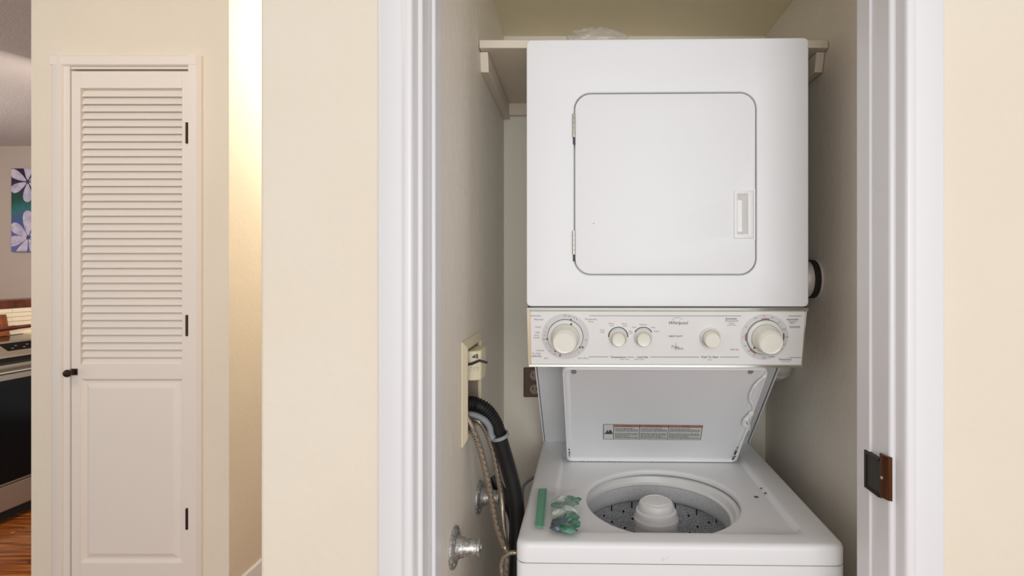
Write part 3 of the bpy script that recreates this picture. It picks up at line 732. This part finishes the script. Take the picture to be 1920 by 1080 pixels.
# ------------------------------------------------------------------ things on and behind the machine
# zip bag on the washer's left corner
zb = root('zip_bag', (-.045, 1.07, .8205), RZ, label='clear zip bag with a green seal lying on the washer top, left of the tub', cat='bag')
zb['category'] = 'bag'
def zsurf(px, py, z): 
    Y = (EYE-z)*F/(py-CY); return Vector(((px-CX)*Y/F, Y, z))
b = BM(); nx, ny = 26, 18
cor = [zsurf(996,991,.823), zsurf(1084,996,.823), zsurf(1080,919,.823), zsurf(1003,917,.823)]
Rm = Matrix.Rotation(-RZ, 3, 'Z'); zo = Vector(zb.location)
def tol(p): return Rm@(p-zo)+zo
grid = []
for j in range(ny+1):
    row_ = []
    for i in range(nx+1):
        u, v = i/nx, j/ny
        p = (cor[0]*(1-u)+cor[1]*u)*(1-v)+(cor[3]*(1-u)+cor[2]*u)*v
        lump = max(0, 1-((u-.74)/.34)**2)*max(0, 1-((v-.42)/.52)**2)
        h = .0015+.017*lump+.003*abs(noise.noise(Vector((u*9, v*7, 1))))+.0016*noise.noise(Vector((u*25, v*22, 5)))
        row_.append(b.verts.new(tol(p+Vector((0,0,max(h,.0006))))))
    grid.append(row_)
for j in range(ny):
    for i in range(nx): b.faces.new((grid[j][i], grid[j][i+1], grid[j+1][i+1], grid[j+1][i]))
obj('film', b, 'film', zb, angle=80)
b = BM()
A = [zsurf(1003,989,.8235), zsurf(1020,990,.8235), zsurf(1025,918,.8235), zsurf(1010,919,.8235)]
v0 = [b.verts.new(tol(p+Vector((0,0,.002)))) for p in A]; v1 = [b.verts.new(tol(p+Vector((0,0,.0035)))) for p in A]
b.faces.new(v0); b.faces.new(v1[::-1])
for i in range(4): b.faces.new((v0[i], v0[(i+1)%4], v1[(i+1)%4], v1[i]))
obj('green_seal', b, 'green_zip', zb, bevel=.001)
b = BM(); tube(b, [tol(zsurf(1018,988,.828)), tol(zsurf(1022,955,.828)), tol(zsurf(1024.5,918,.828))], .0014, 8); obj('seal_ridge', b, 'green_zip', zb)
rr_ = random.Random(9)
def blob(px, py, r, sz, m, seed, z=.832):
    b = BM(); bmesh.ops.create_icosphere(b, subdivisions=3, radius=1); c = tol(zsurf(px, py, z))
    for v in b.verts:
        k = 1+.35*noise.noise(v.co*1.8+Vector((seed*3,0,0)))+.10*noise.noise(v.co*5+Vector((seed,0,0)))
        v.co = Vector((v.co.x*r[0]*k, v.co.y*r[1]*k, v.co.z*sz*k))
    rot = Matrix.Rotation(rr_.uniform(-.7,.7), 3, 'Z')
    for v in b.verts: v.co = rot@v.co+c
    return b
for px, py, r, sz, m in ((1070,939,(.020,.015),.008,'green_wrap'),(1053,948,(.024,.010),.006,'green_wrap'),(1054,938,(.012,.013),.009,'pale_wrap'),(1067,970,(.020,.018),.008,'green_wrap'),(1068,957,(.018,.011),.008,'pale_wrap'),(1049,962,(.014,.010),.007,'pale_wrap'),(1050,979,(.019,.013),.007,'silver_wrap'),(1062,990,(.022,.012),.006,'green_wrap'),(1046,988,(.014,.009),.005,'silver_wrap'),(1077,982,(.012,.014),.006,'green_wrap')):
    obj('folded_packet', blob(px, py, r, sz, m, px), m, zb)

# crumpled plastic bag on the shelf
def crumple(name, loc, w_, d_, h_, seed, m, **kw):
    b = BM(); bmesh.ops.create_icosphere(b, subdivisions=5, radius=1)
    for v in b.verts:
        n1 = noise.ridged_multi_fractal(v.co*1.6+Vector((seed,0,0)), .9, 2.1, 4, .8, 2)
        k = .62+.22*n1
        v.co = Vector((v.co.x*w_*k, v.co.y*d_*k, max(v.co.z, -.15)*h_*k))
    zmin = min(v.co.z for v in b.verts)
    for v in b.verts: v.co += Vector(loc)-Vector((0,0,zmin))
    return obj(name, b, m, None, org=Vector(loc), angle=180, **kw)
o = crumple('plastic_bag', (P(1118, 75, 1.262).x, 1.262, 1.8572), .100, .050, .048, 3.1, 'film2', label='crumpled clear plastic bag on the closet shelf above the dryer', cat='bag')

# supply box in the left wall
sb = root('supply_box', (XL, (BY0+BY1)/2, BZ0), label='cream recessed washer supply box on the left closet wall', cat='supply box')
sb['category'] = 'supply box'
FX = XL+.0005
oy0, oy1, oz0, oz1 = 1.040, 1.219, .974, 1.181
b = BM()
def fr(y0, y1, z0, z1, x): return [(x, y0, z0), (x, y1, z0), (x, y1, z1), (x, y0, z1)]
loft(b, [fr(oy0, oy1, oz0, oz1, FX), fr(oy0, oy1, oz0, oz1, FX+.003), fr(oy0+.012, oy1-.012, oz0+.012, oz1-.012, FX+.010), fr(oy0+.018, oy1-.018, oz0+.016, oz1-.016, FX+.010), fr(BY0, BY1, BZ0, BZ1, FX+.006), fr(BY0, BY1, BZ0, BZ1, FX)])
obj('frame', b, 'cream_plastic', sb, smooth=False)
e = .0015
b = BM(); loft(b, [fr(BY0+e, BY1-e, BZ0+e, BZ1-e, FX+.004), fr(BY0+e, BY1-e, BZ0+e, BZ1-e, XL-.075)], False, True); obj('box_shell', b, 'box_inside', sb, smooth=False)
# valve cover sticking out
b = BM(); prism(b, [(XL-.03,1.078),(XL+.020,1.078),(XL+.031,1.088),(XL+.033,1.12),(XL+.031,1.15),(XL+.015,1.160),(XL-.03,1.160)], 'z', 1.098, 1.158)
vc = obj('valve_cover', b, 'cream_plastic', sb, bevel=.002)
def onv(px, py, Y=1.079): return P(px, py, Y)
b = BM()
v = [b.verts.new(P(*c, 1.0775)) for c in ((884,670,),(892,664,),(891,672,))] 
b.faces.new(v); box(b, P(893,665,1.0775).x, P(896,665,1.0775).x, 1.0772, 1.0778, P(893,672,1.0775).z, P(893,664,1.0775).z)
obj('arrow_mark', b, 'ink_dark', vc, smooth=False)
b = BM(); rr_ = random.Random(8)
for k in range(26):
    x, z = rr_.uniform(880, 897), rr_.uniform(688, 697); p = P(x, z, 1.0775); s = rr_.uniform(.0006,.0014)
    box(b, p.x, p.x+s, 1.0772, 1.0778, p.z, p.z+s*.8)
obj('printed_lettering', b, 'ink', vc, smooth=False)
b = BM(); tube(b, [P(873,684,1.070), P(885,682,1.070), P(899,676,1.070), P(914,680,1.070)], .0026, 10, flat=.7); obj('lever', b, 'rubber', sb, label='black shut-off lever')
b = BM(); tube(b, spline([Vector((XL-.03,1.11,1.10)), Vector((XL-.02,1.12,1.07)), Vector((XL-.03,1.13,1.04))], 6), .012, 12); obj('valve_pipe', b, 'galv', sb)

# hoses
dh = root('drain_hose', P(930, 830, 1.13), label='black corrugated drain hose looping out of the supply box', cat='hose'); dh['category'] = 'hose'
pts = spline([P(862,757,1.10), P(874,757,1.10), P(890,758,1.11), P(907,766,1.115), P(920,780,1.12), P(930,798,1.125), P(936,818,1.13)], 16)
b = BM(); tube(b, pts, .015, 16, rf=lambda i: .0138+.0022*(1 if (i//2) % 2 else 0)); obj('corrugated_end', b, 'rubber', dh, angle=25)
pts = spline([P(934,812,1.128), P(942,840,1.135), P(954,880,1.145), P(963,915,1.150), P(969,950,1.155), P(969,990,1.16), P(965,1060,1.16), P(962,1200,1.16), P(970,1380,1.17)], 8)
b = BM(); tube(b, pts, .0165, 18); obj('smooth_hose', b, 'rubber', dh)
g_ = BM(); tube(g_, spline([P(868,774,1.100), P(880,776,1.100), P(896,780,1.105), P(909,788,1.105), P(918,800,1.11), P(921,815,1.112), P(925,822,1.112)], 8), .0068, 12, flat=1.4)
gd = obj('hose_guide', g_, 'grey_plastic', dh, label='grey plastic hose guide')
cc_ = P(937,817,1.128); ax = (P(942,840,1.135)-P(930,798,1.125)).normalized()
b = BM(); lathe(b, [(.0165,-.004),(.0195,-.004),(.0200,.003),(.0165,.004),(.0165,-.004)], cc_, ax, 28, False, False); obj('guide_clip', b, 'grey_plastic', gd)
def hose(nm, pts, r, m, label, k=8):
    o = obj(nm, tube(BM(), spline(pts, k), r, 12), m, None, org=pts[len(pts)//2], angle=60, label=label, cat='hose')
    return o
hose('supply_hose', [P(869,776,1.0745), P(876,785,1.075), P(888,808,1.078), P(899,838,1.085), P(908,872,1.09), P(916,908,1.095), P(923,945,1.10), P(931,985,1.105), P(943,1020,1.11), P(950,1050,1.105), P(935,1200,1.09)], .0065, 'braid', 'braided steel water hose nearest the viewer on the left closet wall')
hose('supply_hose', [P(884,786,1.13), P(900,792,1.13), P(914,815,1.135), P(925,850,1.14), P(933,890,1.145), P(940,930,1.15), P(943,970,1.138), P(947,1010,1.132), P(951,1050,1.13), P(942,1200,1.125)], .0060, 'braid', 'second braided steel water hose, between the first one and the black drain hose')
hose('coiled_hose', [P(968,1036,1.07), P(956,1037,1.07), P(944,1046,1.07), P(940,1062,1.07), P(942,1080,1.07), P(948,1110,1.08), P(962,1200,1.05)], .0048, 'braid', 'thin hose loop at the bottom left beside the washer front')
hose('rubber_hose', [P(924,893,1.30), P(930,905,1.295), P(941,925,1.285), P(953,945,1.275), P(963,970,1.26), P(966,1010,1.25), P(966,1150,1.25)], .0135, 'rubber', 'short black rubber hose behind the drain hose near the upper pipe stub')
hose('power_cord', [P(1002,895,1.42), P(996,898,1.40), P(986,906,1.38), P(980,918,1.36), P(980,960,1.34), P(985,1100,1.34)], .0042, 'grey_plastic', 'grey power cord curving behind the black drain hose')['category'] = 'cord'
# hoses connect low at the machine's back: kept off the wall

# pipe stubs on the left wall
def stub(Y, z, ln_, r, label):
    t = root('pipe_stub', (XL, Y, z), label=label, cat='pipe fitting', group=None); t['category'] = 'pipe fitting'
    b = BM(); lathe(b, [(.037,.0002),(.037,.004),(.034,.006),(.022,.008),(.0185,.014),(.0175,.020)], (XL, Y, z), (1,0,0), 36); fl_ = obj('flange', b, 'galv', t)
    b = BM(); lathe(b, [(r,.010),(r,ln_-.006),(r-.0005,ln_-.005),(r+.0012,ln_-.004),(r+.0012,ln_),(r-.003,ln_),(r-.0035,ln_-.02)], (XL, Y, z), (1,0,0), 28); obj('pipe', b, 'galv', t)
    for k in range(4):
        a = PI/4+PI/2*k; b = BM(); lathe(b, [(.0032,0),(.0032,.0015),(.002,.0022)], (XL+.0055, Y+.029*math.cos(a), z+.029*math.sin(a)), (1,0,0), 10); obj('screw', b, 'galv', fl_)
stub(.978, .810, .050, .0150, 'galvanised pipe stub with round flange low on the left wall, nearer one')
stub(1.222, .799, .048, .0150, 'galvanised pipe stub with round flange behind the braided hoses, farther one')

# outlet on the back wall
ot = root('wall_outlet', (-.136, YB, .976), label='brown wall outlet on the closet back wall left of the machine', cat='outlet'); ot['category'] = 'outlet'
obj('plate', box(BM(), -.171, -.101, YB-.006, YB, .932, 1.024), 'brown_plate', ot, bevel=.003)
for z in (1.000, .957):
    b = BM(); lathe(b, [(.0155,0),(.0155,.002),(.0145,.003)], (-.136, YB-.0055, z), (0,-1,0), 24); rc = obj('receptacle', b, 'tan_plastic', ot)
    for dx in (-.006, .006):
        obj('slot', box(BM(), -.136+dx-.0012, -.136+dx+.0012, YB-.0092, YB-.0084, z-.002, z+.007), 'rubber', rc)

# dryer vent connection on the right and the foil duct below it
vt = root('vent_duct', (XR, 1.30, 1.303), label='metal dryer vent collar between the dryer side and the right wall', cat='duct'); vt['category'] = 'duct'
vz = 1.303; vy = 1.290
b = BM(); lathe(b, [(.0435,.055),(.0435,.036),(.0445,.034),(.0445,.022),(.043,.021)], (XR, vy, vz), (-1,0,0), 48, False, False); obj('collar', b, 'foil', vt)
b = BM(); lathe(b, [(.0460,.022),(.0465,.020),(.0465,.008),(.0450,.007),(.043,.007),(.043,.022)], (XR, vy, vz), (-1,0,0), 48, False, False); obj('clamp_band', b, 'dark', vt)
b = BM(); lathe(b, [(.043,.008),(.0485,.0075),(.0495,.004),(.0490,.0005),(.043,.0003)], (XR, vy, vz), (-1,0,0), 48, False, False); obj('wall_flange', b, 'foil', vt)
b = BM(); pts = spline([Vector((.5395,1.45,1.21)), Vector((.5395,1.425,1.10)), Vector((.5395,1.435,1.064)), Vector((.5395,1.49,1.054)), Vector((.5395,1.57,1.060)), Vector((.5395,1.632,1.065))], 12)
tube(b, pts, .045, 28, rf=lambda i: .0350+.0022*(i % 2)+.001*math.sin(i*1.7))
obj('foil_duct', b, 'foil', None, org=Vector((.53,1.45,1.08)), angle=60, label='crinkled foil duct elbow under the control panel at the right', cat='duct')

# ------------------------------------------------------------------ kitchen beyond
SX = -3.0
st = root('kitchen_range', (-3.33, 2.98, 0), label='stainless steel kitchen range with black oven glass', cat='stove'); st['category'] = 'stove'
y0, y1 = 2.52, 3.46
obj('body', box(BM(), -3.62, SX-.02, y0, y1, .06, .90), 'steel', st, bevel=.003)
obj('cooktop', box(BM(), -3.62, SX-.09, y0, y1, .90, .915), 'glass_black', st, bevel=.003)
b = BM(); prism(b, [(SX-.10,.938),(SX-.095,.946),(SX+.004,.880),(SX+.004,.868),(SX-.10,.868)], 'y', y0, y1); cpn = obj('front_panel', b, 'steel', st, bevel=.002)
# display & knob on the slanted face
sn = Vector((.066,0,.099)).normalized(); su = Vector((-.099,0,.066)).normalized(); sc_ = Vector((SX-.0455,0,.913))
def sl_pt(y, u, h): return sc_+Vector((0,y,0))+su*u+sn*h
b = BM(); vs = [sl_pt(2.80,-.028,.001), sl_pt(3.20,-.028,.001), sl_pt(3.20,.040,.001), sl_pt(2.80,.040,.001)]
b.faces.new([b.verts.new(p) for p in vs]); dsp = obj('display', b, 'glass_black', cpn, smooth=False)
b = BM()
for k in range(6):
    p = sl_pt(2.835+.03*k, .012 if k % 2 else -.006, .0016); 
    b.faces.new([b.verts.new(p+Vector((0,a,0))+su*c) for a, c in ((-.006,-.002),(.006,-.002),(.006,.002),(-.006,.002))])
obj('display_icons', b, 'ink', dsp, smooth=False, kind='stuff')
for ky in (2.695, 2.60, 3.32, 3.41):
    b = BM(); lathe(b, [(.026,0),(.026,.012),(.023,.028),(.021,.030)], sl_pt(ky, .002, .0), sn, 28); k_ = obj('knob', b, 'chrome', cpn)
    b = BM(); c_ = sl_pt(ky, .002, .034); q_ = [c_+su*a+Vector((0,1,0))*(.35*a+bb)+sn*h for h in (-.012,.006) for a, bb in ((-.024,-.006),(.024,-.006),(.024,.006),(-.024,.006))]
    v = [b.verts.new(p) for p in q_]
    for f in ((0,1,2,3),(7,6,5,4),(0,4,5,1),(1,5,6,2),(2,6,7,3),(3,7,4,0)): b.faces.new([v[i] for i in f])
    obj('knob_bar', b, 'chrome', k_, bevel=.002)
obj('upper_gap', box(BM(), SX-.03, SX-.008, y0+.01, y1-.01, .832, .867), 'dark', st)
dr = obj('oven_door', box(BM(), SX-.03, SX, y0+.005, y1-.005, .205, .832), 'steel', st, bevel=.002)
obj('oven_glass', box(BM(), SX-.001, SX+.003, y0+.02, y1-.02, .215, .752), 'glass_black', dr, bevel=.001)
b = BM(); tube(b, [Vector((SX+.045,y0+.05,.800)), Vector((SX+.045,y1-.05,.800))], .011, 14); hb = obj('handle', b, 'chrome', dr)
for yy in (y0+.09, y1-.09):
    obj('handle_post', box(BM(), SX, SX+.045, yy-.01, yy+.01, .793, .807), 'chrome', hb)
obj('drawer', box(BM(), SX-.03, SX, y0+.005, y1-.005, .072, .198), 'steel', st, bevel=.002)
obj('toe_kick', box(BM(), SX-.09, SX-.07, y0+.02, y1-.02, .0, .07), 'dark', st)

# half wall with wood cap and tiled splash
struct('wall_half', box(BM(), -3.82, -3.66, 1.9, 4.4, 0, 1.088), 'kitchenwall')
struct('trim_12', box(BM(), -3.86, -3.640, 1.88, 4.42, 1.088, 1.138), 'oak_dark', bevel=.003)
bs = struct('wall_splash', box(BM(), -3.66, -3.652, 1.95, 4.35, .915, 1.088), 'kitchenwall')
tb = BM(); box(tb, 0, .006, 0, .298, 0, .0265)
tl = obj('tile', tb, 'tile', None, bevel=.0012, seg=1); tl.parent = bs; k = 0
for r_ in range(6):
    yy = 2.35+(r_ % 2)*.15
    while yy < 4.0:
        loc = (-3.652, yy, .916+r_*.0285)
        if k == 0: tl.location = loc
        else: rep(tl, loc)
        k += 1; yy += .3005
ct = root('kitchen_counter', (-3.33, 3.9, .0), label='kitchen base cabinet beyond the range', cat='cabinet'); ct['category'] = 'cabinet'
obj('body', box(BM(), -3.65, -3.04, 3.465, 4.40, .09, .88), 'trim', ct, bevel=.002)
obj('worktop', box(BM(), -3.65, -3.01, 3.465, 4.40, .88, .915), 'tile', ct, bevel=.003)
obj('door', box(BM(), -3.04, -3.022, 3.48, 3.90, .11, .86), 'trim', ct, bevel=.003)
obj('door', box(BM(), -3.04, -3.022, 3.92, 4.38, .11, .86), 'trim', ct, bevel=.003)
obj('kick', box(BM(), -3.62, -3.10, 3.47, 4.38, 0, .09), 'dark', ct)
# cutting board leaning on the splash, frying pan with long handle
p1 = PX(20, 590, -3.60)
b = BM(); prism(b, [(-3.644,1.052),(-3.626,1.052),(-3.600,.916),(-3.618,.916)], 'y', p1.y-.30, p1.y)
obj('cutting_board', b, 'board', None, org=Vector((-3.61, p1.y-.15, .916)), bevel=.003, label='brown wooden cutting board leaning on the tiled splash behind the range', cat='cutting board')
fp = root('frying_pan', (-3.30, 2.71, .916), label='frying pan on the range with a long dark handle pointing right', cat='pan'); fp['category'] = 'pan'
pc = Vector((-3.36, 2.66, .916))
b = BM(); lathe(b, [(.085,0),(.100,.004),(.120,.045),(.118,.045),(.098,.007),(.002,.005)], pc, (0,0,1), 48); obj('pan_body', b, 'rubber', fp)
he = PX(56, 611, -3.30)
b = BM(); tube(b, spline([pc+Vector((.01,.115,.040)), Vector((-3.34,2.88,.985)), he], 8), .011, 12, flat=.8); obj('pan_handle', b, 'oak_dark', fp)
b = BM(); tube(b, [Vector((-3.345,2.80,.970)), PX(30, 613.5, -3.36)], .0155, 4); obj('handle_sleeve', b, 'board', fp)

# painting on the far wall
pa = root('flower_painting', (-4.74, 4.685, 1.868), label='unframed canvas of white flowers on purple, green and blue ground', cat='painting'); pa['category'] = 'painting'
pw0, pw1 = -5.02, -4.46
obj('canvas', box(BM(), pw0, pw1, 4.672, 4.70, 1.500, 2.236), 'painting', pa)
def petals(cx_, cz_, R, n, ph, nm, seed):
    c = P(cx_, cz_, 4.67)
    b = BM(); rr2 = random.Random(seed)
    for k in range(n):
        a = ph+2*PI*k/n; l = R*rr2.uniform(.85,1.1); wd = R*.42
        pts = []
        for t in range(16):
            th = 2*PI*t/16; u = .5-.5*math.cos(th); ww = math.sin(th)*(.35+.65*u)*.9
            x = l*(.08+.92*u); yv = wd*ww*.75
            pts.append((c.x+x*math.cos(a)-yv*math.sin(a), c.z+x*math.sin(a)+yv*math.cos(a)))
        pts = [(min(max(x, pw0+.001), pw1-.001), min(max(z, 1.501), 2.235)) for x, z in pts]
        v = [b.verts.new((x, 4.6715-.0004*(k+1), z)) for x, z in pts]; b.faces.new(v)
    f_ = obj(nm, b, 'petal', pa, smooth=False)
    b = BM(); lathe(b, [(.012,0),(.010,.001)], (c.x, 4.6690, c.z), (0,-1,0), 14); obj('flower_centre', b, 'petal_core', f_)
petals(52, 341, .185, 6, .5, 'painted_flower', 1)
petals(53, 445, .22, 7, .7, 'painted_flower', 2)

for o in bpy.data.objects:
    if '_o' in o: del o['_o']
